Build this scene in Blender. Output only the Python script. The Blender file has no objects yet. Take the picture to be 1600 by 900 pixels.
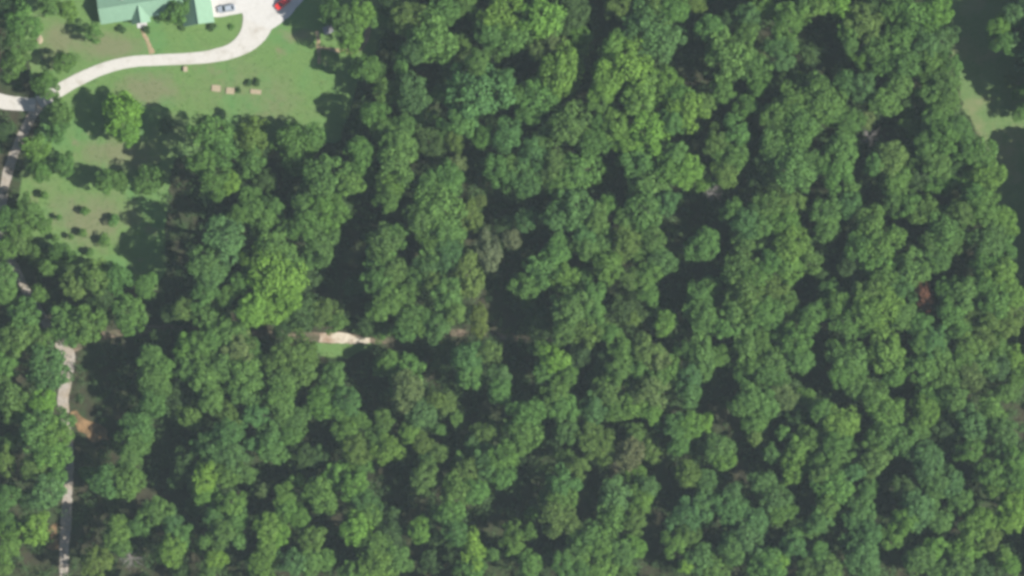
import bpy, bmesh, math, random
import numpy as np
from mathutils import Vector, Matrix

# ------------------------------------------------------------------ camera, sky, sun, exposure
SC = bpy.context.scene
COL = SC.collection
CAM_H = 1500.0          # flying height, metres
PPM = 6.0               # photograph pixels per metre on the ground
cam_data = bpy.data.cameras.new("camera")
cam = bpy.data.objects.new("camera", cam_data)
COL.objects.link(cam)
cam.location = (0, 0, CAM_H)
cam.rotation_euler = (0, 0, 0)
cam_data.sensor_width = 36.0
cam_data.lens = 36.0 * CAM_H / (1600 / PPM)
cam_data.clip_start = 1.0
cam_data.clip_end = 6000.0
SC.camera = cam

SUN_EL = math.radians(46)
SUN_DIR = Vector((0.972, -0.235, 0)).normalized()       # where the sun stands, seen on the map
world = bpy.data.worlds.new("World")
SC.world = world
world.use_nodes = True
wn = world.node_tree.nodes
wl = world.node_tree.links
sky = wn.new("ShaderNodeTexSky")
sky.sky_type = 'NISHITA'
sky.sun_disc = False
sky.sun_elevation = SUN_EL
sky.sun_rotation = math.atan2(SUN_DIR.x, SUN_DIR.y)
wl.new(sky.outputs[0], wn["Background"].inputs[0])
wn["Background"].inputs[1].default_value = 0.07

sun_data = bpy.data.lights.new("sun", 'SUN')
sun_data.energy = 5.0
sun_data.angle = math.radians(0.53)
sun_data.color = (1.0, 0.955, 0.88)
sun = bpy.data.objects.new("sun", sun_data)
COL.objects.link(sun)
to_sun = Vector((SUN_DIR.x * math.cos(SUN_EL), SUN_DIR.y * math.cos(SUN_EL), math.sin(SUN_EL)))
sun.rotation_euler = to_sun.to_track_quat('Z', 'Y').to_euler()
sun.location = to_sun * 200

SC.view_settings.view_transform = 'Standard'
SC.view_settings.look = 'None'
SC.view_settings.exposure = 0.85
SC.view_settings.gamma = 1.0
SC.view_settings.use_curve_mapping = False
SC.cycles.pixel_filter_type = 'BLACKMAN_HARRIS'
SC.cycles.filter_width = 3.5                           # soft aerial film
SC.cycles.volume_bounces = 0
SC.cycles.max_bounces = 6
SC.cycles.diffuse_bounces = 3
SC.cycles.transmission_bounces = 4

rng = random.Random(7)
nrg = np.random.default_rng(11)


def P(px, py, z=0.0):
    """photograph pixel -> world point at height z"""
    k = (CAM_H - z) / CAM_H
    return Vector(((px - 800) / PPM * k, (450 - py) / PPM * k, z))


# ------------------------------------------------------------------ helpers
def new_mat(name):
    m = bpy.data.materials.new(name)
    m.use_nodes = True
    nt = m.node_tree
    return m, nt, nt.nodes["Principled BSDF"]


def noise(nt, scale, detail=4, rough=0.55, vec=None):
    n = nt.nodes.new("ShaderNodeTexNoise")
    n.inputs["Scale"].default_value = scale
    n.inputs["Detail"].default_value = detail
    n.inputs["Roughness"].default_value = rough
    if vec is not None:
        nt.links.new(vec, n.inputs["Vector"])
    return n


def ramp(nt, fac, stops):
    r = nt.nodes.new("ShaderNodeValToRGB")
    e = r.color_ramp.elements
    while len(e) < len(stops):
        e.new(0.5)
    for i, (p, c) in enumerate(stops):
        e[i].position = p
        e[i].color = (c[0], c[1], c[2], 1)
    nt.links.new(fac, r.inputs[0])
    return r


def mix(nt, fac, a, b, mode='MIX'):
    m = nt.nodes.new("ShaderNodeMix")
    m.data_type = 'RGBA'
    m.blend_type = mode
    for sock, v in ((m.inputs[0], fac), (m.inputs[6], a), (m.inputs[7], b)):
        if hasattr(v, "links"):
            nt.links.new(v, sock)
        elif isinstance(v, (int, float)):
            sock.default_value = v
        else:
            sock.default_value = (v[0], v[1], v[2], 1)
    return m.outputs[2]


def plain(name, col, rough=0.6, metal=0.0, var=0.12, scale=3.0, spec=0.5):
    m, nt, b = new_mat(name)
    tc = nt.nodes.new("ShaderNodeTexCoord")
    n = noise(nt, scale, 4, 0.6, tc.outputs["Object"])
    r = ramp(nt, n.outputs[0], [(0.3, [c * (1 - var) for c in col]), (0.7, [min(1, c * (1 + var)) for c in col])])
    nt.links.new(r.outputs[0], b.inputs["Base Color"])
    b.inputs["Roughness"].default_value = rough
    b.inputs["Metallic"].default_value = metal
    b.inputs["Specular IOR Level"].default_value = spec
    return m


def ground_mat(name, layers, bump=0.3, bump_scale=2.0, rough=0.95):
    """layers: first (lo, hi, scale); next (colour, scale, threshold, softness)"""
    m, nt, b = new_mat(name)
    g = nt.nodes.new("ShaderNodeNewGeometry")
    pos = g.outputs["Position"]
    lo, hi, sc = layers[0]
    n = noise(nt, sc, 6, 0.65, pos)
    col = ramp(nt, n.outputs[0], [(0.32, lo), (0.68, hi)]).outputs[0]
    for c, s, th, soft in layers[1:]:
        nn = noise(nt, s, 5, 0.6, pos)
        f = nt.nodes.new("ShaderNodeMapRange")
        f.inputs[1].default_value = th - soft
        f.inputs[2].default_value = th + soft
        nt.links.new(nn.outputs[0], f.inputs[0])
        col = mix(nt, f.outputs[0], col, c)
    nt.links.new(col, b.inputs["Base Color"])
    b.inputs["Roughness"].default_value = rough
    b.inputs["Specular IOR Level"].default_value = 0.15
    bn = noise(nt, bump_scale, 4, 0.7, pos)
    bp = nt.nodes.new("ShaderNodeBump")
    bp.inputs["Strength"].default_value = bump
    bp.inputs["Distance"].default_value = 0.3
    nt.links.new(bn.outputs[0], bp.inputs["Height"])
    nt.links.new(bp.outputs[0], b.inputs["Normal"])
    return m


def leaf_mat(name):
    m, nt, b = new_mat(name)
    out = nt.nodes["Material Output"]
    oi = nt.nodes.new("ShaderNodeObjectInfo")
    g = nt.nodes.new("ShaderNodeNewGeometry")
    tc = nt.nodes.new("ShaderNodeTexCoord")
    r1 = ramp(nt, g.outputs["Random Per Island"], [(0.0, (0.74, 0.76, 0.74)), (0.55, (1, 1, 1)), (1.0, (1.26, 1.20, 1.16))])
    n = noise(nt, 2.2, 2, 0.5, tc.outputs["Object"])
    r2 = ramp(nt, n.outputs[0], [(0.3, (0.78, 0.80, 0.84)), (0.7, (1.20, 1.20, 1.10))])
    c = mix(nt, 1.0, oi.outputs["Color"], r1.outputs[0], 'MULTIPLY')
    c = mix(nt, 1.0, c, r2.outputs[0], 'MULTIPLY')
    nt.links.new(c, b.inputs["Base Color"])
    b.inputs["Roughness"].default_value = 0.7
    b.inputs["Specular IOR Level"].default_value = 0.12
    t = nt.nodes.new("ShaderNodeBsdfTranslucent")
    nt.links.new(c, t.inputs[0])
    ms = nt.nodes.new("ShaderNodeMixShader")
    ms.inputs[0].default_value = 0.25
    nt.links.new(b.outputs[0], ms.inputs[1])
    nt.links.new(t.outputs[0], ms.inputs[2])
    nt.links.new(ms.outputs[0], out.inputs["Surface"])
    return m


def mesh_np(name, verts, faces, mat, smooth=False):
    """verts (n,3) array, faces (m,4) or (m,3) array"""
    me = bpy.data.meshes.new(name)
    verts = np.asarray(verts, dtype=np.float32)
    faces = np.asarray(faces, dtype=np.int32)
    k = faces.shape[1]
    me.vertices.add(len(verts))
    me.vertices.foreach_set("co", verts.ravel())
    me.loops.add(faces.size)
    me.loops.foreach_set("vertex_index", faces.ravel())
    me.polygons.add(len(faces))
    me.polygons.foreach_set("loop_start", np.arange(len(faces), dtype=np.int32) * k)
    me.update(calc_edges=True)
    me.materials.append(mat)
    if smooth:
        me.polygons.foreach_set("use_smooth", np.ones(len(faces), dtype=bool))
    return me


def link(name, me, parent=None, loc=(0, 0, 0), rot=(0, 0, 0), scale=(1, 1, 1)):
    o = bpy.data.objects.new(name, me)
    COL.objects.link(o)
    o.parent = parent
    o.location = loc
    o.rotation_euler = rot
    o.scale = scale
    return o


def tag(o, label=None, cat=None, group=None, kind=None):
    if label:
        o["label"] = label
    if cat:
        o["category"] = cat
    if group:
        o["group"] = group
    if kind:
        o["kind"] = kind
    return o


def empty(name, loc, rz=0.0):
    o = bpy.data.objects.new(name, None)
    o.empty_display_size = 0.5
    COL.objects.link(o)
    o.location = loc
    o.rotation_euler = (0, 0, rz)
    return o


class MB:
    """collects boxes, prisms and tubes into one mesh"""
    def __init__(self):
        self.v, self.f = [], []

    def poly(self, pts, faces):
        n = len(self.v)
        self.v += [tuple(p) for p in pts]
        self.f += [tuple(i + n for i in f) for f in faces]
        return self

    def box(self, x0, x1, y0, y1, z0, z1, taper=0.0):
        t = taper
        return self.poly([(x0, y0, z0), (x1, y0, z0), (x1, y1, z0), (x0, y1, z0),
                          (x0 + t, y0 + t, z1), (x1 - t, y0 + t, z1), (x1 - t, y1 - t, z1), (x0 + t, y1 - t, z1)],
                         [(3, 2, 1, 0), (4, 5, 6, 7), (0, 1, 5, 4), (1, 2, 6, 5), (2, 3, 7, 6), (3, 0, 4, 7)])

    def slab(self, pts, thick):
        """quad or polygon (counter-clockwise seen from above) with thickness downwards"""
        n = len(pts)
        lo = [(p[0], p[1], p[2] - thick) for p in pts]
        fs = [tuple(range(n)), tuple(range(2 * n - 1, n - 1, -1))]
        fs += [(i, i + n, (i + 1) % n + n, (i + 1) % n) for i in range(n)]
        return self.poly(list(pts) + lo, fs)

    def tube(self, pts, rads, seg=7):
        rings = []
        n0 = len(self.v)
        pts = [Vector(p) for p in pts]
        for i, p in enumerate(pts):
            d = (pts[min(i + 1, len(pts) - 1)] - pts[max(i - 1, 0)]).normalized()
            a = d.orthogonal().normalized()
            b = d.cross(a)
            for s in range(seg):
                t = 2 * math.pi * s / seg
                self.v.append(tuple(p + (a * math.cos(t) + b * math.sin(t)) * rads[i]))
        for i in range(len(pts) - 1):
            for s in range(seg):
                q = n0 + i * seg
                self.f.append((q + s, q + (s + 1) % seg, q + seg + (s + 1) % seg, q + seg + s))
        self.f.append(tuple(n0 + s for s in range(seg))[::-1])
        self.f.append(tuple(n0 + (len(pts) - 1) * seg + s for s in range(seg)))
        return self

    def loft(self, sections):
        """sections: list of equal-length rings"""
        n0 = len(self.v)
        k = len(sections[0])
        for s in sections:
            self.v += [tuple(p) for p in s]
        for i in range(len(sections) - 1):
            for j in range(k):
                a = n0 + i * k
                self.f.append((a + j, a + (j + 1) % k, a + k + (j + 1) % k, a + k + j))
        self.f.append(tuple(n0 + j for j in range(k))[::-1])
        self.f.append(tuple(n0 + (len(sections) - 1) * k + j for j in range(k)))
        return self

    def mesh(self, name, mat, smooth=False, bevel=0.0):
        me = bpy.data.meshes.new(name)
        me.from_pydata(self.v, [], self.f)
        bm = bmesh.new()
        bm.from_mesh(me)
        bmesh.ops.recalc_face_normals(bm, faces=bm.faces)
        if bevel:
            bmesh.ops.bevel(bm, geom=bm.edges[:], offset=bevel, segments=2, affect='EDGES', clamp_overlap=True)
        bm.to_mesh(me)
        bm.free()
        me.materials.append(mat)
        if smooth:
            me.polygons.foreach_set("use_smooth", np.ones(len(me.polygons), dtype=bool))
        return me

    def build(self, name, mat, parent=None, **kw):
        pos = {k: kw.pop(k) for k in ("loc", "rot", "scale") if k in kw}
        return link(name, self.mesh(name, mat, **kw), parent, **pos)


def inside(poly, x, y):
    c = False
    j = len(poly) - 1
    for i in range(len(poly)):
        xi, yi = poly[i]
        xj, yj = poly[j]
        if (yi > y) != (yj > y) and x < (xj - xi) * (y - yi) / (yj - yi) + xi:
            c = not c
        j = i
    return c


def smooth_path(pts, step=6.0):
    """Catmull-Rom through (x, y, width) pixel points"""
    out = []
    p = [pts[0]] + list(pts) + [pts[-1]]
    for i in range(1, len(p) - 2):
        a, b, c, d = (np.array(q, float) for q in p[i - 1:i + 3])
        n = max(2, int(np.hypot(*(c - b)[:2]) / step))
        for k in range(n):
            t = k / n
            out.append(0.5 * ((2 * b) + (-a + c) * t + (2 * a - 5 * b + 4 * c - d) * t * t + (-a + 3 * b - 3 * c + d) * t ** 3))
    out.append(np.array(p[-2], float))
    return out


def strip(name, pts, z, mat, jitter=1.2):
    """a road: closed ribbon of five points across, edges uneven"""
    pp = smooth_path(pts)
    v, f = [], []
    ja = jb = 0.0
    for i, q in enumerate(pp):
        d = pp[min(i + 1, len(pp) - 1)] - pp[max(i - 1, 0)]
        nrm = np.array([-d[1], d[0]]) / max(1e-6, np.hypot(d[0], d[1]))
        ja = 0.6 * ja + rng.uniform(-jitter, jitter) * 0.6
        jb = 0.6 * jb + rng.uniform(-jitter, jitter) * 0.6
        w = q[2] / 2
        for t, h in ((-w - ja, -0.015), (-w * 0.5, 0.0), (0, 0.02), (w * 0.5, 0.0), (w + jb, -0.015)):
            v.append(P(q[0] + nrm[0] * t, q[1] + nrm[1] * t) + Vector((0, 0, z + h)))
    for i in range(len(pp) - 1):
        for j in range(4):
            a = i * 5 + j
            f.append((a, a + 1, a + 6, a + 5))
    me = bpy.data.meshes.new(name)
    me.from_pydata(v, [], f)
    bm = bmesh.new(); bm.from_mesh(me)
    bmesh.ops.recalc_face_normals(bm, faces=bm.faces)
    if sum(fa.normal.z for fa in bm.faces) < 0:
        bmesh.ops.reverse_faces(bm, faces=bm.faces)
    bm.to_mesh(me); bm.free()
    me.materials.append(mat)
    return tag(link(name, me), kind="structure")


def sheet(name, poly, z, mat, jitter=2.0, closed=True):
    """flat area with an uneven outline, pixel polygon"""
    pts = []
    n = len(poly)
    for i in range(n):
        a, b = np.array(poly[i], float), np.array(poly[(i + 1) % n], float)
        k = max(1, int(np.hypot(*(b - a)) / 7))
        for s in range(k):
            q = a + (b - a) * s / k
            pts.append((q[0] + rng.uniform(-jitter, jitter), q[1] + rng.uniform(-jitter, jitter)))
    bm = bmesh.new()
    vs = [bm.verts.new(P(x, y) + Vector((0, 0, z))) for x, y in pts]
    fc = bm.faces.new(vs)
    bm.normal_update()
    if fc.normal.z < 0:
        fc.normal_flip()
    bmesh.ops.triangulate(bm, faces=[fc])
    me = bpy.data.meshes.new(name)
    bm.to_mesh(me)
    bm.free()
    me.materials.append(mat)
    return tag(link(name, me), kind="structure")


# ------------------------------------------------------------------ materials
M = {}
M["floor"] = ground_mat("forest_floor", [((0.028, 0.026, 0.017), (0.046, 0.044, 0.024), 0.5),
                                         ((0.030, 0.050, 0.018), 0.16, 0.52, 0.10)], 0.6, 1.5)
M["lawn"] = ground_mat("lawn_grass", [((0.074, 0.140, 0.040), (0.110, 0.182, 0.055), 1.6),
                                      ((0.120, 0.145, 0.066), 0.035, 0.62, 0.09),
                                      ((0.078, 0.165, 0.050), 0.09, 0.58, 0.08),
                                      ((0.150, 0.130, 0.080), 0.11, 0.69, 0.07)], 0.35, 2.5)


def dry_zones(mat, zones, colour):
    """patches where the grass itself has dried out, with ragged edges"""
    nt = mat.node_tree
    b = nt.nodes["Principled BSDF"]
    col = b.inputs["Base Color"].links[0].from_socket
    g = nt.nodes.new("ShaderNodeNewGeometry")
    for px, py, rpx, sx in zones:
        c = P(px, py)
        mp = nt.nodes.new("ShaderNodeMapping")
        mp.vector_type = 'POINT'
        mp.inputs["Location"].default_value = (-c.x / (rpx * sx / PPM), -c.y / (rpx / PPM), 0)
        mp.inputs["Scale"].default_value = (PPM / (rpx * sx), PPM / rpx, 0)
        nt.links.new(g.outputs["Position"], mp.inputs["Vector"])
        ln = nt.nodes.new("ShaderNodeVectorMath")
        ln.operation = 'LENGTH'
        nt.links.new(mp.outputs[0], ln.inputs[0])
        n = noise(nt, 0.25, 5, 0.65, g.outputs["Position"])
        ad = nt.nodes.new("ShaderNodeMath")
        ad.operation = 'MULTIPLY_ADD'
        nt.links.new(n.outputs[0], ad.inputs[0])
        ad.inputs[1].default_value = 1.6
        nt.links.new(ln.outputs["Value"], ad.inputs[2])
        mr = nt.nodes.new("ShaderNodeMapRange")
        mr.inputs[1].default_value = 1.85
        mr.inputs[2].default_value = 1.15
        nt.links.new(ad.outputs[0], mr.inputs[0])
        col = mix(nt, mr.outputs[0], col, colour)
    nt.links.new(col, b.inputs["Base Color"])


dry_zones(M["lawn"], [(235, 140, 32, 2.0), (170, 72, 26, 2.8), (140, 345, 48, 1.5), (185, 240, 30, 2.4), (95, 60, 30, 1.2), (470, 55, 12, 2.5)], (0.126, 0.142, 0.070))
M["field"] = ground_mat("field_grass", [((0.072, 0.128, 0.042), (0.105, 0.160, 0.058), 1.2),
                                        ((0.15, 0.16, 0.080), 0.12, 0.58, 0.1)], 0.4, 2.0)
M["gravel"] = ground_mat("pale_gravel", [((0.36, 0.345, 0.315), (0.44, 0.425, 0.39), 3.0),
                                         ((0.32, 0.30, 0.26), 0.35, 0.62, 0.10)], 0.15, 5.0)
M["road"] = ground_mat("road_gravel", [((0.20, 0.18, 0.155), (0.34, 0.31, 0.27), 1.6),
                                       ((0.24, 0.20, 0.15), 0.30, 0.56, 0.10)], 0.2, 5.0)
M["concrete"] = ground_mat("concrete", [((0.385, 0.375, 0.35), (0.43, 0.42, 0.395), 0.9),
                                        ((0.34, 0.33, 0.305), 0.2, 0.63, 0.08)], 0.05, 6.0, 0.85)
M["sand"] = ground_mat("sandy_track", [((0.36, 0.315, 0.245), (0.48, 0.43, 0.35), 1.5),
                                       ((0.22, 0.15, 0.10), 0.20, 0.58, 0.10)], 0.3, 3.0)
M["trackdirt"] = ground_mat("leaf_strewn_track", [((0.10, 0.075, 0.05), (0.19, 0.15, 0.11), 0.8),
                                              ((0.06, 0.065, 0.035), 0.25, 0.52, 0.08)], 0.3, 3.0)
M["clay"] = ground_mat("orange_clay", [((0.14, 0.085, 0.042), (0.27, 0.175, 0.09), 0.9),
                                       ((0.09, 0.065, 0.035), 0.35, 0.55, 0.08)], 0.5, 2.0)
M["dirt"] = ground_mat("worn_dirt", [((0.22, 0.165, 0.10), (0.31, 0.235, 0.15), 1.4),
                                     ((0.13, 0.15, 0.06), 0.5, 0.58, 0.10)], 0.3, 3.0)
M["leaf"] = leaf_mat("leaves")
M["bark"] = plain("bark", (0.085, 0.065, 0.048), 0.9, var=0.3, scale=6)
M["deadwood"] = plain("weathered_dead_wood", (0.17, 0.155, 0.145), 0.9, var=0.25, scale=5)
M["roof"] = plain("green_metal_roof", (0.165, 0.275, 0.190), 0.50, 0.0, var=0.06, scale=0.8, spec=0.3)
M["siding"] = plain("cream_siding", (0.52, 0.49, 0.42), 0.7, var=0.05, scale=1.0)
M["trim"] = plain("white_trim", (0.70, 0.69, 0.66), 0.5, var=0.04)
M["glass"] = plain("window_glass", (0.02, 0.025, 0.03), 0.08, var=0.1)
M["door"] = plain("brown_door", (0.16, 0.08, 0.045), 0.5, var=0.1)
M["timber"] = plain("tan_timber", (0.30, 0.245, 0.17), 0.85, var=0.2, scale=4)
M["soil"] = plain("bed_soil", (0.27, 0.225, 0.15), 0.95, var=0.25, scale=3)
M["silver"] = plain("silver_blue_paint", (0.36, 0.40, 0.44), 0.30, 0.35, var=0.03)
M["red"] = plain("red_paint", (0.60, 0.035, 0.03), 0.3, 0.0, var=0.05)
M["tyre"] = plain("tyre_rubber", (0.02, 0.02, 0.02), 0.9, var=0.1)
M["rim"] = plain("wheel_rim", (0.45, 0.45, 0.46), 0.35, 0.7, var=0.05)
M["lamp_clear"] = plain("headlight_glass", (0.6, 0.6, 0.58), 0.15, var=0.03)
M["lamp_red"] = plain("tail_light_glass", (0.35, 0.02, 0.02), 0.2, var=0.03)
M["grey_metal"] = plain("grey_sheet_metal", (0.14, 0.14, 0.15), 0.5, 0.2, var=0.08)
M["stone"] = plain("pale_stone", (0.36, 0.36, 0.35), 0.85, var=0.2, scale=2)

# ------------------------------------------------------------------ the setting
LAWN = [(15, -70), (640, -70), (610, 30), (588, 80), (560, 130), (548, 175), (530, 222), (320, 235), (272, 250), (262, 310), (258, 420), (245, 450),
        (150, 440), (70, 425), (30, 385), (25, 330), (40, 240), (62, 190), (55, 150), (35, 60)]
FIELD = [(1462, -90), (1478, 20), (1490, 100), (1505, 170), (1535, 215), (1548, 260), (1560, 330), (1582, 420), (1600, 470), (1760, 470), (1760, -90)]
bm = bmesh.new()
R = 450
gv = [bm.verts.new((x, y, 0)) for x, y in ((-R, -R), (R, -R), (R, R), (-R, R))]
bm.faces.new(gv)
bmesh.ops.subdivide_edges(bm, edges=bm.edges[:], cuts=30, use_grid_fill=True)
me = bpy.data.meshes.new("ground")
bm.to_mesh(me); bm.free()
me.materials.append(M["floor"])
tag(link("ground", me), kind="structure")
sheet("lawn", LAWN, 0.03, M["lawn"], 3)
sheet("field", FIELD, 0.03, M["field"], 3)
sheet("bare_soil", [(110, 645), (122, 642), (134, 654), (150, 660), (168, 672), (170, 688), (144, 690), (122, 672)], 0.05, M["clay"], 2.5)
sheet("bare_soil", [(70, 828), (90, 818), (92, 858), (74, 858)], 0.05, M["clay"], 2)
sheet("track_verge", [(488, 536), (560, 536), (596, 540), (560, 552), (535, 562), (500, 558)], 0.04, M["lawn"], 2)

strip("forest_track", [(108, 548, 12), (140, 532, 13), (175, 521, 13), (250, 514, 13), (330, 517, 12), (410, 521, 12), (470, 525, 13), (500, 527, 15), (525, 528, 17), (548, 529, 15),
                       (575, 531, 9), (620, 532, 8), (700, 520, 11), (760, 523, 11), (850, 530, 11), (950, 524, 11), (1060, 518, 11), (1180, 512, 11), (1288, 509, 12), (1350, 521, 11),
                       (1420, 519, 11), (1475, 514, 13), (1560, 509, 13), (1660, 505, 13)], 0.07, M["trackdirt"], 1.6)
sheet("track_sand", [(500, 520), (520, 519), (545, 521), (556, 526), (578, 527), (577, 535), (548, 537), (520, 536), (500, 534)], 0.11, M["sand"], 1.5)
strip("gravel_road", [(62, 158, 20), (50, 182, 16), (34, 212, 15), (20, 245, 15), (10, 278, 15), (3, 320, 15), (6, 375, 14), (26, 425, 14), (50, 470, 14), (82, 522, 16), (106, 552, 22),
                      (104, 590, 17), (98, 622, 18), (102, 655, 15), (107, 700, 14), (107, 760, 14), (102, 830, 17), (100, 870, 15), (99, 960, 14)], 0.10, M["road"], 1.2)
strip("side_driveway", [(-90, 150, 24), (-20, 155, 24), (15, 161, 22), (55, 164, 20)], 0.13, M["gravel"], 0.8)
strip("driveway", [(404, 10, 52), (404, 32, 50), (392, 58, 38), (366, 78, 25), (330, 88, 20), (290, 92, 18), (250, 93.5, 17), (210, 96, 17), (175, 103, 18), (140, 116, 19), (110, 131, 20),
                   (85, 146, 20), (60, 160, 20)], 0.16, M["gravel"], 0.5)
sheet("concrete_apron", [(322, -70), (322, 26), (340, 27), (360, 24), (378, 20), (384, 30), (424, 46), (432, 42), (452, 26), (474, 0), (486, -70)], 0.19, M["concrete"], 0.5)
strip("footpath", [(221, 44, 5), (224, 52, 5), (229, 60, 6), (233, 72, 7), (238, 84, 10)], 0.08, M["dirt"], 0.8)
strip("dirt_path", [(494, 48, 5), (497, 62, 6), (498, 80, 6), (499, 100, 5)], 0.06, M["dirt"], 1.5)
strip("dirt_path", [(500, 74, 5), (525, 78, 7), (552, 79, 9), (566, 70, 10), (573, 56, 10), (578, 42, 7)], 0.075, M["dirt"], 1.5)

# ------------------------------------------------------------------ the house
def house():
    O = P(183, 11)
    h = tag(empty("house", O, math.radians(9)), "cream house with pale green metal roof, front gable and garage wing, above the driveway", "house")
    WH = 2.7
    # walls: main block, porch gable, garage wing
    def gable_walls(x0, x1, y0, y1, ridge_axis, rise, name):
        mb = MB()
        if ridge_axis == 'x':
            ym = (y0 + y1) / 2
            secs = [[(x, y0, 0.0), (x, y1, 0.0), (x, y1, WH), (x, ym, WH + rise), (x, y0, WH)] for x in (x0, x1)]
        else:
            xm = (x0 + x1) / 2
            secs = [[(x0, y, 0.0), (x1, y, 0.0), (x1, y, WH), (xm, y, WH + rise), (x0, y, WH)] for y in (y0, y1)]
        mb.loft(secs)
        return mb.build(name, M["siding"], h)
    t_main, t_wing = math.tan(math.radians(29)), math.tan(math.radians(40))
    gable_walls(-4.35, 17.0, -3.45, 3.45, 'x', 3.45 * t_main - 0.1, "wall")
    gable_walls(3.65, 7.75, -4.95, -3.46, 'y', 2.05 * t_wing - 0.1, "wall")
    gable_walls(16.9, 24.1, -7.6, 6.0, 'y', 3.6 * t_wing - 0.1, "wall")
    # roof slabs (each slope its own panel), ribs on top
    def slope(name, a, b, c, d):
        """a-b along the ridge, c-d along the eave (d below a)"""
        pts = [Vector(q) for q in (a, b, c, d)]
        n = (pts[1] - pts[0]).cross(pts[3] - pts[0])
        if n.z < 0:
            pts = [pts[1], pts[0], pts[3], pts[2]]
        r = MB().slab([pts[0], pts[3], pts[2], pts[1]] if (pts[1] - pts[0]).cross(pts[3] - pts[0]).z < 0 else pts, 0.12).build(name, M["roof"], h)
        A, B, C, D = pts
        nn = (B - A).cross(D - A).normalized()
        if nn.z < 0:
            nn = -nn
        L = (B - A).length
        mb = MB()
        k = int(L / 0.55)
        al = (B - A).normalized()
        for i in range(k + 1):
            t = (i + 0.5) / (k + 1)
            p, q = A.lerp(B, t), D.lerp(C, t)
            w = al * 0.03
            mb.poly([p - w + nn * 0.004, p + w + nn * 0.004, q + w + nn * 0.004, q - w + nn * 0.004, p - w + nn * .06, p + w + nn * .06, q + w + nn * .06, q - w + nn * .06],
                    [(4, 5, 6, 7), (0, 1, 5, 4), (1, 2, 6, 5), (2, 3, 7, 6), (3, 0, 4, 7)])
        s = mb.build("standing_seam", M["roof"], r)
        s["kind"] = "stuff"
        return r
    e, zr = 4.0, WH + 0.12 + 3.45 * t_main + 0.05
    ze = zr - e * t_main
    slope("roof", (-4.75, 0, zr), (17.3, 0, zr), (17.3, -e, ze), (-4.75, -e, ze))
    slope("roof", (-4.75, 0.01, zr), (17.3, 0.01, zr), (17.3, e, ze), (-4.75, e, ze))
    zg = WH + 0.17 + 2.05 * t_wing
    zge = zg - 2.45 * t_wing
    slope("roof", (5.69, -5.3, zg), (5.69, -0.6, zg), (3.25, -0.6, zge), (3.25, -5.3, zge))
    slope("roof", (5.71, -5.3, zg), (5.71, -0.6, zg), (8.15, -0.6, zge), (8.15, -5.3, zge))
    zw = WH + 0.17 + 3.6 * t_wing
    zwe = zw - 4.05 * t_wing
    slope("roof", (20.49, -8.0, zw), (20.49, 6.4, zw), (16.45, 6.4, zwe), (16.45, -8.0, zwe))
    slope("roof", (20.51, -8.0, zw), (20.51, 6.4, zw), (24.55, 6.4, zwe), (24.55, -8.0, zwe))
    for a, b in (((-4.75, 0, zr), (16.6, 0, zr)), ((5.7, -5.3, zg), (5.7, -1.0, zg)), ((20.5, -8.0, zw), (20.5, 6.4, zw))):
        MB().tube([Vector(a) + Vector((0, 0, .03)), Vector(b) + Vector((0, 0, .03))], [0.10, 0.10], 6).build("ridge_cap", M["roof"], h)
    # openings
    def window(x, y, w, axis, z0=0.9, z1=2.2):
        f = MB()
        if axis == 'x':
            f.box(x - w / 2 - .08, x + w / 2 + .08, y - .05, y + .02, z0 - .08, z1 + .08)
        else:
            f.box(x - .02, x + .05, y - w / 2 - .08, y + w / 2 + .08, z0 - .08, z1 + .08)
        fo = f.build("window", M["trim"], h)
        g = MB()
        if axis == 'x':
            g.box(x - w / 2, x + w / 2, y - .07, y - .045, z0, z1)
        else:
            g.box(x + .045, x + .07, y - w / 2, y + w / 2, z0, z1)
        g.build("pane", M["glass"], fo)
    for x in (-2.6, 0.6, 10.3, 14.2):
        window(x, -3.46, 1.3, 'x')
    window(18.8, -7.61, 1.2, 'x'); window(22.2, -7.61, 1.2, 'x')
    d = MB().box(5.2, 6.2, -5.02, -4.94, 0.05, 2.15).build("door", M["door"], h)
    MB().box(6.05, 6.12, -5.08, -5.02, 1.0, 1.12).build("handle", M["rim"], d)
    for y in (-5.2, -1.4, 2.4):
        MB().box(24.1, 24.16, y - 1.4, y + 1.4, 0.02, 2.3).build("garage_door", M["trim"], h)
    MB().box(4.4, 7.0, -6.3, -4.97, 0, 0.15).build("door_step", M["stone"], h)
    MB().box(1.6, 2.2, 1.4, 2.0, zr - 1.6, zr + .5).build("chimney", M["stone"], h)
    return h


house()


# ------------------------------------------------------------------ cars
def ring(x, w, z0, z1, r=0.12):
    """rounded cross-section of a car at length x"""
    return [(x, -w + r, z0), (x, w - r, z0), (x, w, z0 + r), (x, w, z1 - r), (x, w - r * 1.3, z1), (x, -w + r * 1.3, z1), (x, -w, z1 - r), (x, -w, z0 + r)]


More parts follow.
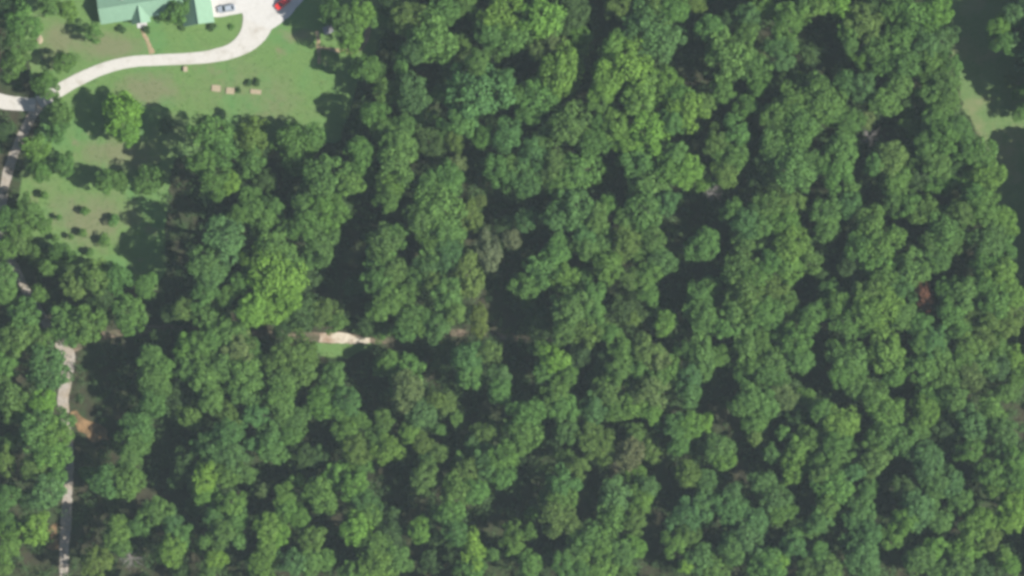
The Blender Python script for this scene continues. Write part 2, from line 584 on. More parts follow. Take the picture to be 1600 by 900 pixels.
def car(px, py, heading, paint, label):
    """front towards +x"""
    c = tag(empty("parked_car", P(px, py) + Vector((0, 0, 0.205)), heading), label, "car")
    body = MB().loft([ring(-2.30, .74, .38, .80), ring(-2.22, .84, .26, .90), ring(-1.6, .90, .22, .96), ring(-.6, .91, .20, .95), ring(.75, .91, .20, .95),
                      ring(1.5, .89, .22, .88), ring(2.1, .80, .27, .76), ring(2.28, .66, .36, .64)]).build("body", paint, c, smooth=False)
    MB().loft([[(-1.95, -.72, .93), (-1.95, .72, .93), (1.05, .76, .93), (1.05, -.76, .93)],
               [(-1.25, -.58, 1.42), (-1.25, .58, 1.42), (.30, .60, 1.45), (.30, -.60, 1.45)]]).build("cabin", paint, c, bevel=0.05)
    def glass(name, pts):
        q = [Vector(p) for p in pts]
        n = (q[1] - q[0]).cross(q[2] - q[0]).normalized()
        MB().poly([p + n * .012 for p in q] + [p - n * .012 for p in q], [(0, 1, 2, 3), (7, 6, 5, 4), (0, 4, 5, 1), (1, 5, 6, 2), (2, 6, 7, 3), (3, 7, 4, 0)]).build(name, M["glass"], c)
    glass("windscreen", [(1.03, -.69, .98), (1.03, .69, .98), (.38, .56, 1.42), (.38, -.56, 1.42)])
    glass("rear_window", [(-1.92, .64, .98), (-1.92, -.64, .98), (-1.32, -.53, 1.39), (-1.32, .53, 1.39)])
    for s in (-1, 1):
        glass("side_window", [(-1.6, s * .735, 1.0), (.8, s * .762, 1.0), (.25, s * .628, 1.37), (-1.2, s * .608, 1.36)])
        MB().box(2.12, 2.27, s * .58 - .12, s * .58 + .12, .55, .68).build("headlight", M["lamp_clear"], c)
        MB().box(-2.33, -2.2, s * .62 - .1, s * .62 + .1, .66, .82).build("tail_light", M["lamp_red"], c)
        MB().box(.62, .78, min(s * .78, s * 1.0), max(s * .78, s * 1.0), .95, 1.08).build("mirror", paint, c)
        for x in (-1.38, 1.42):
            w = MB().tube([(x, s * .72, .32), (x, s * .93, .32)], [.32, .32], 14).build("wheel", M["tyre"], c)
            MB().tube([(x, s * .925, .32), (x, s * .945, .32)], [.2, .18], 12).build("rim", M["rim"], w)
    return c


car(354, 13.5, math.radians(180 + 9), M["silver"], "silver-blue car parked on the pale concrete beside the garage wing")
car(442, 4.5, math.radians(180 + 38), M["red"], "red car parked at the edge of tree shade on the concrete")


# ------------------------------------------------------------------ leaf meshes
def leaf_quads(centres, normals, size, rs):
    """one small leaf-spray quad at each centre, facing roughly along normals"""
    n = len(centres)
    nr = normals * 0.62 + rs.normal(size=(n, 3)) * 0.62 + np.array([0, 0, 0.25])
    nr /= np.linalg.norm(nr, axis=1)[:, None]
    t = np.cross(nr, rs.normal(size=(n, 3)))
    t /= np.linalg.norm(t, axis=1)[:, None]
    b = np.cross(nr, t)
    s = (size * rs.uniform(0.65, 1.35, n))[:, None]
    a = rs.uniform(0.55, 0.9, n)[:, None]
    v = np.stack([centres - t * s, centres - b * s * a * 0.8, centres + t * s, centres + b * s * a], axis=1)
    return v.reshape(-1, 3), np.arange(n * 4).reshape(n, 4)


def clump_proto(seed, lumps=24, per=85, lump_r=(0.18, 0.42), leaf=0.085, spread=0.78, irregular=0.22):
    rs = np.random.default_rng(seed)
    C, Nn = [], []
    ph = rs.uniform(0, 6.28, 3)
    for i in range(lumps):
        z = 1 - 1.72 * (i + 0.5) / lumps
        a = i * 2.39996 + rs.normal() * 0.35
        rr = math.sqrt(max(0.0, 1 - z * z))
        wob = 1 + irregular * (math.sin(2 * a + ph[0]) + 0.7 * math.sin(3 * a + ph[1])) + rs.normal() * 0.12
        c = np.array([rr * math.cos(a) * spread * wob, rr * math.sin(a) * spread * wob, z * (0.72 if z > 0 else 2.0) + rs.normal() * 0.07])
        lr = rs.uniform(*lump_r)
        d = rs.normal(size=(per, 3))
        d /= np.linalg.norm(d, axis=1)[:, None]
        out = c / (np.linalg.norm(c) + 1e-6)
        d = d + out * 0.35
        d /= np.linalg.norm(d, axis=1)[:, None]
        rad = lr * rs.uniform(0.45, 1.08, per) ** 0.6
        C.append(c + d * rad[:, None] * np.array([1, 1, 0.8]))
        Nn.append(d + out * 0.2 + np.array([0, 0, .15]))
    core = rs.normal(size=(220, 3))
    core /= np.linalg.norm(core, axis=1)[:, None]
    C.append(core * np.array([.5, .5, .9]))
    Nn.append(core)
    return leaf_quads(np.concatenate(C), np.concatenate(Nn), leaf, rs)


PROTO = [mesh_np("crown", *clump_proto(100 + i, lumps=rng.choice((32, 37, 42, 48)), per=120, leaf=0.062), M["leaf"]) for i in range(14)]
SMOOTH = [mesh_np("crown", *clump_proto(200 + i, lumps=60, per=55, lump_r=(0.2, 0.26), leaf=0.07, spread=0.84, irregular=0.04), M["leaf"]) for i in range(4)]
SMALL = [mesh_np("crown", *clump_proto(300 + i, lumps=15, per=50, lump_r=(0.34, 0.5), leaf=0.13, spread=0.68), M["leaf"]) for i in range(6)]


def trunk_proto(seed):
    r = random.Random(seed)
    mb = MB()
    lean = (r.uniform(-.04, .04), r.uniform(-.04, .04))
    pts = [(0, 0, 0), (lean[0] * .3, lean[1] * .3, .3), (lean[0] * .7, lean[1] * .7, .6), (lean[0], lean[1], .92)]
    mb.tube(pts, [.030, .022, .016, .005], 8)
    for k in range(6):
        a = k * 1.05 + r.uniform(-.3, .3)
        z = .42 + .07 * k
        L = r.uniform(.14, .20)
        p0 = Vector((lean[0] * z, lean[1] * z, z))
        d = Vector((math.cos(a), math.sin(a), 0))
        mb.tube([p0, p0 + d * L * .5 + Vector((0, 0, .06)), p0 + d * L + Vector((0, 0, .15))], [.010, .007, .002], 5)
    return mb.mesh("trunk", M["bark"], smooth=True)


TRUNK = [trunk_proto(i) for i in range(6)]

TINT = {  # leaf colour of each kind of tree
    'g': (0.086, 0.176, 0.042), 'y': (0.104, 0.204, 0.04), 'w': (0.124, 0.242, 0.04), 'b': (0.075, 0.16, 0.048), 'o': (0.094, 0.164, 0.04), 'd': (0.054, 0.104, 0.034), 'k': (0.104, 0.156, 0.052), 'K': (0.1, 0.12, 0.058), 'O': (0.1, 0.154, 0.038), 'R': (0.165, 0.076, 0.046)}
WORD = {'g': "green", 'y': "yellow-green", 'w': "bright green", 'b': "blue-green", 'o': "olive", 'd': "dark green", 'k': "grey-green", 'K': "pale grey", 'O': "smooth olive",
        'R': "red-brown"}
LANDMARKS = [("the sandy patch of track", 525, 528), ("the pale grey round tree", 763, 393), ("the red-brown tree", 1446, 460), ("the pointed grass field", 1550, 192),
             ("the bare grey twigs", 1112, 302), ("the orange bare soil", 137, 660), ("the grey dead tree", 204, 874), ("the lawn's right corner", 520, 150),
             ("the green-roofed house", 240, 25), ("the red car", 446, 4), ("the gravel road junction", 50, 165), ("the track's junction", 115, 548),
             ("the tiny tan spot", 1290, 508), ("the field's dark shade", 1510, 40), ("the bright crown group", 970, 110),
             ("the biggest bright green crown", 430, 435), ("the lower dark hollow", 915, 780), ("the lower right corner", 1600, 900),
             ("the bottom edge's midpoint", 800, 900), ("the top edge's midpoint", 800, 0), ("the dark gap mid-wood", 1120, 610), ("the right edge's midpoint", 1600, 480),
             ("the left edge's midpoint", 0, 450), ("the lower left corner", 0, 900), ("the olive round tree", 730, 430), ("the faint grey twigs", 1358, 216),
             ("the young orchard", 125, 350), ("the orchard's shaded side", 265, 300), ("the wide dark hollow", 620, 745)]
DIRS = ["right", "upper right", "above", "upper left", "left", "lower left", "below", "lower right"]
ORD = ["first", "second", "third", "fourth", "fifth", "sixth", "seventh", "eighth", "ninth", "tenth", "eleventh", "twelfth", "13th", "14th", "15th", "16th", "17th", "18th"]

# crown outlines: tile origin, then "x y radius[,radius] tint" in thirds of a photograph pixel
T={}
T[(0,0)]="""100 100 65 g;80 200 60 g;60 290 55 g;30 40 45 d;235 30 42 g;310 45 40 y;440 155 38 g;300 290 45 g;215 400 58 g;285 520 50 g;265 615 48 g;165 690 55 y;185 800 45 g;300 770 48 g;570 545 88 w;600 620 50 w;505 850 50 g;550 850 45 g;690 845 62 g;780 590 34 d;
980 620 70 g;940 760 50 g;1040 700 60 g;1180 640 66 o;1170 745 62 g;1380 685 78 g;1460 640 50 g;1080 855 40 w;1000 850 60 g;1530 830 88 g;1240 850 46 d;1570 60 55 g;830 45 62 g;20 620 40 d"""
T[(533,0)]="""20 100 70 g;90 60 60 y;40 190 50 y;150 80 40 g;300 90 62 o;230 20 45 d;430 180 88 g;350 230 50 b;410 70 40 d;480 30 60 g;590 25 48 g;750 60 80 y;700 150 60 g;800 160 78 g;740 220 40 g;930 70 86 w;995 90 50 y;1085 45 70 d;1120 160 45 y;1120 230 35 g;990 190 45 k;920 240 40 k;1320 25 60 o;1480 30 70 o;1560 40 50 g;1430 110 95 b;1510 190 78 b;
120 320 56 g;285 310 28,75 g;565 205 36 o;640 290 46 g;520 310 40,68 o;470 440 36 g;210 420 52 o;340 440 68 b;150 530 50 g;650 430 115 b;770 370 36 b;1030 340 75,100 y;920 450 70 g;820 440 40 g;870 530 45 g;1280 210 42 y;1330 320 105 w;1230 400 58 y;1220 480 55 g;1500 400 70 y;1400 460 78 y;1480 490 50 g;1585 450 50 g;1560 560 50 g;1070 580 78 o;990 590 50 d;1210 580 40 g;1300 600 58 y;1430 630 86 w;1340 670 55 w;1180 670 58 g;
550 570 58 g;400 540 46 g;290 590 50 g;190 600 40 g;270 670 60 g;90 720 56 g;260 760 80 g;230 850 60 y;40 860 50 g;140 810 40 g;400 640 58 d;470 610 40 g;430 710 50 d;530 660 36 o;545 760 35 k;675 640 46 g;780 630 58 b;930 670 42 g;900 725 58 b;730 800 60 g;800 790 50 g;860 840 66 b;1000 780 58 o;1110 800 78 g;1020 860 50 g;480 840 70 g;400 860 40 g;1260 800 34 d;1400 770 78 g;1540 790 60 y;1440 860 76 g;1570 720 45 g"""
T[(1066,0)]="""50 10 40 o;130 130 50 g;220 250 88 g;310 70 50 b;200 100 40 d;300 170 50 g;340 310 58 g;190 410 50 g;355 400 42 g;380 25 46 y;500 90 70 g;450 220 50 b;510 210 32 g;470 290 40 b;640 20 50 y;735 25 46 w;560 20 40 g;590 250 32 d;850 110 74 o;780 140 45 g;790 200 36 g;1000 30 60 g;1100 80 86 g;1190 60 60 y;900 20 40 d;1040 180 78 g;920 210 70 g;960 300 58 g;1040 300 66 g;1010 390 58 g;840 270 46 y;1150 200 58 b;1220 190 58 b;1170 300 66 g;1260 300 50 g;1235 390 62 g;850 410 58 b;770 390 50 b;940 480 54 g;860 560 36 k;
540 380 42 y;460 400 50 d;600 400 50 d;660 470 78 g;530 470 68 g;450 520 58 g;560 560 68 g;460 600 58 g;700 520 58 g;780 570 50 g;540 650 68 g;430 680 58 g;740 700 68 g;720 800 68 g;520 780 86 g;400 780 58 d;600 750 42 g;350 840 50 d;300 500 46 g;100 490 40 o;30 500 78 w;250 620 58 g;160 660 50 o;240 730 58 g;200 810 50 o;20 800 58 w;100 850 36 y;
1100 500 58 d;1180 430 58 g;1240 480 55 g;1190 560 58 g;1080 580 50 g;1230 640 68 g;1150 680 58 g;1300 600 50 g;1400 720 60 g;1440 820 58 y;1330 700 50 g;980 740 64 o;900 770 36 g;1080 730 50 g;1180 760 68 g;1280 760 58 d;1330 830 58 g;1000 840 58 g;1100 820 58 d;1210 850 58 g;790 880 32 g;
1570 60 56 b;1490 130 50 y;1510 200 48 g;1595 230 40 g;1540 380 28 o;1600 430 40 g;1590 520 36 g"""
T[(0,300)]="""25 130 56 g;20 260 50 g;185 480 34 g;130 80 56 g;90 150 66 g;80 230 58 o;200 150 38 g;280 290 50 g;150 290 40 o;220 360 32 g;20 400 50 g;15 480 46 g;350 430 56 o;440 400 58 o;540 400 58 g;480 500 50 d;680 440 42 g;590 560 68 g;600 630 42 g;400 620 78 g;290 600 58 g;330 670 50 g;110 580 68 g;60 700 78 o;180 690 58 g;30 800 50 g;220 830 84 b;
1170 60 62 g;1220 140 68 g;1050 215 76 b;1120 110 42 g;1280 70 42 g;960 330 68 b;990 390 58 b;950 480 50 g;970 580 60 g;1060 490 36 g;850 550 40 o;800 560 36 d;1290 240 76 g;1200 330 55 y;1290 390 100 w;1240 460 95 w;1340 480 70 w;1180 550 58 w;1260 560 58 w;1380 360 50 g;1120 430 40 g;1430 60 50 g;1510 60 58 y;1430 160 68 g;1500 240 68 g;1580 80 50 y;1530 150 50 y;1460 300 45 g;1440 400 46 d;1400 570 74 d;1520 570 56 o;1575 615 38 o;1330 640 36 d;
1060 650 66 g;1120 740 66 k;870 720 50 y;930 720 58 g;1000 680 50 g;880 830 50 g;1180 740 42 g;970 790 50 g;1030 820 58 g;950 870 58 g;1140 850 78 g;750 680 38 d;700 780 50 g;750 830 50 g;720 880 56 g;1350 760 76 o;1430 760 52 o;1320 860 58 o;1420 830 56 o;1540 840 38 d;1560 875 56 g"""
T[(533,300)]="""220 30 50 g;450 60 92 g;370 120 56 o;480 180 78 g;420 230 56 g;500 290 58 b;430 300 58 g;600 110 46,68 O;655 40 24 O;690 280 50,74 K;590 390 58,88 O;795 220 38 K;780 135 24 d;870 130 42 b;645 605 36,64 O;200 240 68 o;250 200 50 g;180 320 66 g;230 380 58 o;170 420 56 g;230 500 66 g;290 480 50 g;180 550 46 g;400 360 58 b;360 400 50 g;450 430 50 o;500 480 66 g;530 560 42 o;400 590 40 g;320 590 58 g;300 650 45 g;450 630 50 b;380 640 36 g;120 635 38 d;190 645 38 g;60 440 38 d;
1080 80 86 b;1000 130 40 b;1200 120 50 o;1240 60 40 g;1140 190 50 b;1340 130 50 g;1330 230 58 o;1010 270 58 g;1230 250 58 b;1150 260 50 g;1050 400 58 y;950 370 66 g;880 430 56 g;880 510 38 d;1250 350 58 y;1130 400 40 g;1440 50 86 g;1530 50 46 b;1420 150 40 g;1460 230 50 g;1500 320 54 b;1430 400 56 g;1360 410 40 o;1440 480 40 g;1400 290 36 g;1180 490 50 g;1090 540 76 o;1140 620 76 o;1050 640 56 o;1180 570 50 g;1320 560 66 d;1370 590 30 o;1520 610 46 y;1470 590 38 d;1260 660 36 g;940 590 50 d;920 650 38 d;600 770 58 b;690 750 42 o;600 850 58 g;500 740 36 d;460 800 34 d;740 860 42 b;220 800 50 g;290 860 76 g;1000 790 50 w;1040 780 32 w;960 840 50 g;940 740 40 g;1120 760 50 d;1310 740 58 g;1240 790 46 d;1290 840 56 g;1480 800 58 k;1430 740 56 o;1400 830 56 g;1480 880 50 g;1060 860 40 g;1200 870 38 d;1550 840 50 g"""
T[(1066,300)]="""100 240 62 g;230 80 40 g;300 140 58 b;380 150 50 g;300 220 58 g;400 60 58 o;500 50 58 o;480 140 58 y;400 240 54 d;510 250 66 y;500 340 66 y;430 320 50 g;600 320 48 o;600 220 38 d;680 90 58 g;680 180 46 g;780 60 50 b;990 40 40 g;280 330 54 g;340 400 58 g;240 400 50 g;140 440 40 g;80 490 50 g;100 580 66 g;170 500 40 g;300 490 76 o;420 450 56 o;250 560 58 g;380 560 58 g;490 510 48 g;430 600 50 g;310 640 50 g;200 630 50 g;440 680 50 g;20 740 42 g;100 770 50,86 g;170 770 40 g;30 870 50 b;300 720 56 g;370 700 40 g;440 770 66 g;540 680 66 g;550 790 50 g;340 800 50 g;280 840 40 g;410 850 58 g;610 580 52 g;650 390 34 d;
880 150 66 g;930 230 78 g;840 250 58 g;920 320 78 g;790 340 48 d;1080 350 66 g;1030 440 56 b;820 450 56 d;880 470 58 o;950 400 50 g;940 530 78 y;870 560 58 g;1030 580 46 g;720 520 56 g;690 460 40 g;760 610 58 g;860 640 38 g;1060 60 50 g;1140 90 58 o;1230 170 76 g;1180 240 66 g;1270 220 50 g;1200 310 50 g;1310 90 46 o;1140 370 30 g;1400 60 66 g;1440 100 56 g;1500 130 56 y;1440 220 66 b;1430 330 66 g;1510 250 48 g;1500 370 56 y;1380 20 48 g;1140 480 36,62 R;1250 470 50 g;1330 480 66 g;1410 430 58 g;1270 580 66 g;1380 560 66 o;1470 520 66 g;1560 480 48 y;1450 600 46 o;1540 610 54 o;1300 640 46 g;1110 630 50 g;1180 700 58 b;1120 700 40 g;970 760 72,86 y;740 750 50 g;790 790 66 g;750 850 50 g;830 870 48 g;1000 865 38 g;1130 820 66 g;1210 770 56 g;1230 850 66 g;1300 800 56 g;1350 720 56 o;1420 690 46 o;1480 730 50 g;1400 800 56 g;1340 860 56 k;1480 820 62 d;1560 780 48 y;1570 860 48 g"""
T[(0,600)]="""40 70 76 o;100 130 50 o;200 80 52 w;170 220 78 g;240 230 64 y;295 165 40 g;235 330 66 y;40 270 40 g;20 360 50 o;160 390 48 o;225 490 72 b;150 540 48 d;20 540 50 g;262 440 40 g;30 650 40 g;60 690 56 y;165 680 60 w;20 780 50 y;20 870 32 o;640 200 66 b;620 270 64 g;600 370 50 g;500 460 64 b;580 460 66 g;400 420 28 g;720 80 56 g;830 60 66 d;990 70 50 g;900 140 58 o;930 60 50 d;1150 30 66 g;1070 150 50 o;1060 230 58 b;940 300 40 b;1010 310 58 b;1080 340 58 b;1200 150 50 b;1310 40 58 g;1320 110 50 g;1260 260 58 g;1270 320 50 g;1180 280 30 b;1390 170 50 g;1360 240 40 g;1510 80 60 y;1590 120 40 g;965 440 52,70 w;960 520 46 y;870 380 54 d;820 460 30 d;910 460 38 d;1150 420 40 g;1060 430 48 g;1080 560 52 y;1100 640 50 g;1040 700 58 g;1120 740 30 g;1000 620 38 b;920 580 36 d;730 600 58 g;550 690 54 y;640 670 40 g;560 760 40 g;800 640 38 b;800 780 56 y;840 720 50 g;450 840 58 O;610 820 62 D;1010 820 40 w;960 740 30 g;980 880 38 g;850 880 36 d;1420 330 50 d;1480 340 50 d;1390 450 30 g;1330 520 44 y;1500 520 66 g;1580 430 58 y;1340 590 45 y;1400 620 45 y;1250 680 58 y;1300 710 48 w;1260 770 40 y;1230 840 58 y;1460 740 56 o;1370 830 58 b;1450 830 48 g;1520 830 40 g;1230 500 28 k"""
T[(533,600)]="""30 80 50 b;80 170 36 g;20 220 48 g;60 310 58 o;80 390 48 g;60 470 58 y;300 20 66 k;200 170 40 o;170 260 50 g;210 310 58 y;370 130 58 b;440 80 40 o;490 90 40 o;320 230 40 y;540 155 28 g;460 210 24 g;740 25 48 g;380 280 40 o;450 320 40 o;400 350 32 b;390 440 56 o;680 230 46 o;620 290 40 b;760 330 58 y;680 360 58 b;600 400 58 o;750 430 50 g;560 360 40 g;540 500 66 o;630 500 50 g;520 590 58 g;460 600 30 g;530 690 50 b;450 730 28 d;870 140 64 g;860 220 66 g;840 280 50 g;1040 110 58 g;1060 210 58 b;1000 40 50 g;970 90 40 g;1000 260 38 d;1180 120 58 b;1160 250 66 o;1230 300 58 o;1290 120 50 g;1380 80 58 y;1450 130 46 y;1250 40 58 o;1450 30 66 k;1350 330 58 K;1380 240 42 o;1460 310 46 o;1380 420 40 y;1570 200 58 b;1580 290 40 g;1050 350 36 o;1110 390 42 o;1040 460 58 b;1030 530 58 g;935 410 24 d;900 600 30 g;890 690 30 g;960 530 28 b;1000 620 64 o;1080 660 40 o;1280 520 66 b;1270 620 66 g;1400 540 50 y;1380 640 50 o;1430 480 44 b;1160 720 58 g;1110 780 50 g;1220 760 66 y;1210 850 66 y;1040 850 50 g;1120 870 40 g;1370 760 46 y;1320 790 48 g;1560 750 48 y;1340 870 38 g;110 550 48 b;130 600 50 y;70 680 58 w;230 690 48 d;370 690 46 y;240 610 28 d;150 760 58 g;250 830 58 g;170 850 66 y;50 880 48 g;410 830 38 d;620 780 46,70 w;530 800 48 d;600 870 56 g;710 800 26 g;800 690 40 o;810 750 46 y;880 840 48 g;980 810 28 d"""
T[(1066,600)]="""30 40 50 b;20 200 58 y;100 190 38 w;80 290 46 d;170 300 54 g;190 350 46 y;30 420 50 o;110 450 48 b;30 620 76 b;100 560 56 b;20 700 48 o;330 70 58 g;390 90 58 g;270 110 40 g;480 60 50 k;570 60 40 g;340 180 50 g;340 250 30 o;550 150 56 d;650 120 40 g;740 180 66 y;690 200 50 g;610 250 50 g;720 270 58 g;470 230 30 g;900 60 58 g;960 130 66 y;950 230 58 g;820 20 50 g;540 300 50 y;520 400 58 y;620 360 58 g;690 390 58 g;750 340 50 g;420 330 36 b;650 430 40 o;380 460 48 b;430 530 58 b;460 600 48 g;220 580 64 b;240 510 36 b;720 480 76 g;690 560 50 g;800 420 40 b;640 640 50 b;600 680 38 g;870 500 38 g;830 580 58 b;820 640 48 b;900 370 58 o;900 290 50 g;820 320 38 d;330 640 58 b;300 720 66 b;240 770 58 b;530 700 30 g;520 760 48 b;1140 130 58 y;1180 60 58 g;1100 210 40 g;1030 270 58 g;1280 50 58 g;1240 210 56 d;1360 180 66 b;1450 130 58 g;1350 310 48 g;1530 40 42 g;1150 360 66 b;1190 450 58 b;1180 520 48 g;1260 470 50 b;1300 540 50 g;1040 500 56 d;1100 580 66 b;1040 640 58 y;990 710 50 y;1520 220 58 b;1500 300 50 b;1450 420 58 g;1480 480 50 y;1570 350 50 y;1560 440 50 g;1550 580 58 w;1540 640 48 w;1420 640 56 w;1370 700 66 y;1210 640 48 g;1300 790 66 y;1300 870 56 g;880 700 50 b;840 790 76 b;870 850 50 b;640 800 46 g;680 870 58 o;590 870 48 o;400 840 70 g;440 830 44 w;80 820 58 b;150 860 58 g;15 850 32 w;1120 830 58 g;1180 780 50 y;1220 870 48 g;1450 730 38 o;1510 800 30 y;1540 850 40 y;1440 830 46 d;1400 880 48 d"""


blobs = []
for (X, Y), s in T.items():
    for e in s.replace('\n', '').split(';'):
        if e.strip():
            x, y, r, t = e.split()
            rr = [float(v) for v in r.split(',')]
            blobs.append((X + float(x) / 3, Y + float(y) / 3, rr[0] / 3, rr[-1] / 3, t))
blobs += [(1112, 302, 14, 14, 'D'), (1358, 216, 14, 14, 'D')]
blobs.sort(key=lambda q: -q[2] * q[3])
trees = []
for q in blobs:
    best = None
    for t in trees:
        m = t[0]
        d = math.hypot(q[0] - m[0], q[1] - m[1])
        if q[4] in 'gywbod' and m[4] in 'gywbod' and len(t) < 5 and d < 1.1 * m[2] + 0.9 * q[2]:
            sc = d * (1 if q[4] == m[4] else 1.25)
            if best is None or sc < best[0]:
                best = (sc, t)
    if best:
        best[1].append(q)
    else:
        trees.append([q])


def in_yard(x, y):
    return 90 < x < 300 and y < 60 or 85 < x < 250 and y < 425


def tree_labels(todo):
    """a wording for each tree: size, colour and its place counted out from a thing one can find"""
    sect = {}
    for i, (t, kind) in enumerate(todo):
        cx = sum(b[0] for b in t) / len(t)
        cy = sum(b[1] for b in t) / len(t)
        L = min(LANDMARKS, key=lambda l: (l[1] - cx) ** 2 + (l[2] - cy) ** 2)
        a = math.atan2(L[2] - cy, cx - L[1])
        k = int(round(a / (math.pi / 4))) % 8
        sect.setdefault((L[0], k), []).append((math.hypot(cx - L[1], cy - L[2]), i))
    lab = {}
    for (l, k), lst in sect.items():
        lst.sort()
        for n, (_, i) in enumerate(lst):
            t, kind = todo[i]
            r = max(b[2] for b in t) * (1 + 0.25 * (len(t) - 1))
            size = "large" if r > 34 else "medium" if r > 21 else "small"
            form = "lumpy" if len(t) > 2 else "two-lobed" if len(t) == 2 else "round"
            w = WORD.get(t[0][4], "grey")
            if t[0][4] == 'O':
                form = "round"
            d = {"above": "above", "below": "below", "left": "left of", "right": "right of"}.get(DIRS[k], DIRS[k] + " of")
            lab[i] = f"{size} {form} {w} tree, {ORD[min(n, 17)]} {d} {l}" if len(lst) > 1 else f"{size} {form} {w} tree {d} {l}"
    return lab


def jit(c, r, k=0.12):
    f = 1 + r.uniform(-k, k)
    return (c[0] * f * (1 + r.uniform(-.08, .08)), c[1] * f, c[2] * f * (1 + r.uniform(-.1, .1)), 1)


todo = []
for t in trees:
    if t[0][4] == 'D':
        kind = "dead"
    elif t[0][2] < 16:
        kind = "under"
    else:
        kind = "tall"
    todo.append((t, kind))
LAB = tree_labels(todo)

crown_spots = []
for i, (t, kind) in enumerate(todo):
    m = t[0]
    r = random.Random(1000 + i)
    rm = m[2] / PPM
    x, y = m[0], m[1]
    if kind == "dead":
        base = P(x, y, 9)
        base.z = 0
        e = tag(empty("dead_tree", base), "bare grey dead tree " + {203: "beside the road near the bottom edge", 1112: "with pale twigs deep in the woods"}.get(int(x + .5), "with faint twigs near the grass field"),
                "dead tree", "bare dead trees in the woods")
        tr = MB().tube([(0, 0, 0), (.2, .1, 4), (.1, .3, 8), (.3, .2, 12)], [.24, .18, .12, .03], 8).build("trunk", M["deadwood"], e)
        for k in range(13):
            z = 4.5 + k * .5
            a = k * 2.4 + r.uniform(-.4, .4)
            L = (3.6 - .12 * k) * r.uniform(.7, 1.15) * m[2] / 17
            d = Vector((math.cos(a), math.sin(a), 0))
            p0 = Vector((.15, .2, z))
            mb = MB().tube([p0, p0 + d * L * .5 + Vector((0, 0, .7)), p0 + d * L + Vector((0, 0, 1.6))], [.11, .08, .025], 5)
            for q in range(6):
                f = .3 + .12 * q
                s = p0 + d * L * f + Vector((0, 0, 1.5 * f))
                dd = Vector((math.cos(a + r.choice((-1, 1)) * r.uniform(.5, 1.2)), math.sin(a + r.choice((-1, 1)) * r.uniform(.5, 1.2)), r.uniform(.1, .6)))
                mb.tube([s, s + dd * r.uniform(.6, 1.4)], [.05, .015], 4)
            mb.build("branch", M["deadwood"], e)
        continue
    H = 13.0 + rm * 1.7 + r.uniform(-1.6, 1.6)
    if m[4] == 'd':
        H *= 0.70
    if kind == "under":
        H *= 0.84
    if in_yard(x, y):
        H *= 0.60
    elif x < 110 and 120 < y < 420:
        H *= 0.62
    elif 280 < x < 400 and 225 < y < 500:
        H *= 1.3
    elif 535 < x < 645 and 80 < y < 200:
        H *= 0.78
    elif x > 1570 and 100 < y < 200:
        H *= 0.55
    elif 500 < x < 620 and y < 72:
        H *= 0.88
    elif 170 < x < 225 and 655 < y < 735:
        H *= 0.55
    elif 330 < x < 515 and 190 < y < 262:
        H *= 0.74
    elif 580 < x < 660 and 550 < y < 606:
        H *= 0.6
    if abs(x - 277) < 3 and y < 30:
        H = 7.0
    name = "broadleaf_tree" if kind == "tall" else "understory_tree"
    if m[4] == 'R':
        name = "dying_tree"
    base = P(x, y, H * .8)
    base.z = 0
    e = tag(empty(name, base), LAB[i], "tree", "tall woodland trees" if kind == "tall" else "small trees between the tall crowns")
    if m[4] == 'R':
        del e["group"]
    tr = link("trunk", r.choice(TRUNK), e, rot=(0, 0, r.uniform(0, 6.28)), scale=(H * .95, H * .95, H * .95))
    if rm < 2.2:
        tr.scale = (H * .6, H * .6, H * .92)
    for n, b in enumerate(t):
        grow = 1.14 if x > 1440 and y < 235 else 1.10 if in_yard(x, y) or x < 110 and 120 < y < 420 else 1.21
        bx, by = b[2] / PPM * grow, b[3] / PPM * grow
        hz = max(1.1, min(bx, by) * 0.95)
        top = H if n == 0 else H * r.uniform(0.86, 1.0)
        if b[4] == 'd' and m[4] != 'd':
            top *= 0.85
        q = P(b[0], b[1], top - hz * .6) - base
        protos = SMOOTH if b[4] in 'OK' else (PROTO if b[2] >= 12 else SMALL)
        ang = r.uniform(0, 6.28) if abs(bx - by) < .3 else r.choice((0, math.pi))
        c = link("crown" if n == 0 else "crown_lobe", r.choice(protos), e, (q.x, q.y, top - hz), (r.uniform(-.12, .12), r.uniform(-.12, .12), ang), (bx, by, hz))
        c.color = jit(TINT[b[4]], r)
        crown_spots.append((b[0], b[1], b[2]))

# ------------------------------------------------------------------ yard plants
def small_plant(name, px, py, rpx, h, tint, label, cat, group, stem=True, ry=None):
    r = random.Random(int(px * 13 + py * 7))
    e = tag(empty(name, P(px, py)), label, cat, group)
    R_ = rpx / PPM
    Ry = (ry or rpx) / PPM
    if stem:
        MB().tube([(0, 0, 0), (0, 0, h * .7)], [.05, .03], 6).build("trunk", M["bark"], e)
    c = link("crown", r.choice(SMALL), e, (0, 0, h - R_ * .8 if stem else h * .45), (0, 0, r.uniform(0, 6)), (R_, Ry, R_ * .85 if stem else h * .55))
    c.color = jit(TINT[tint], r)


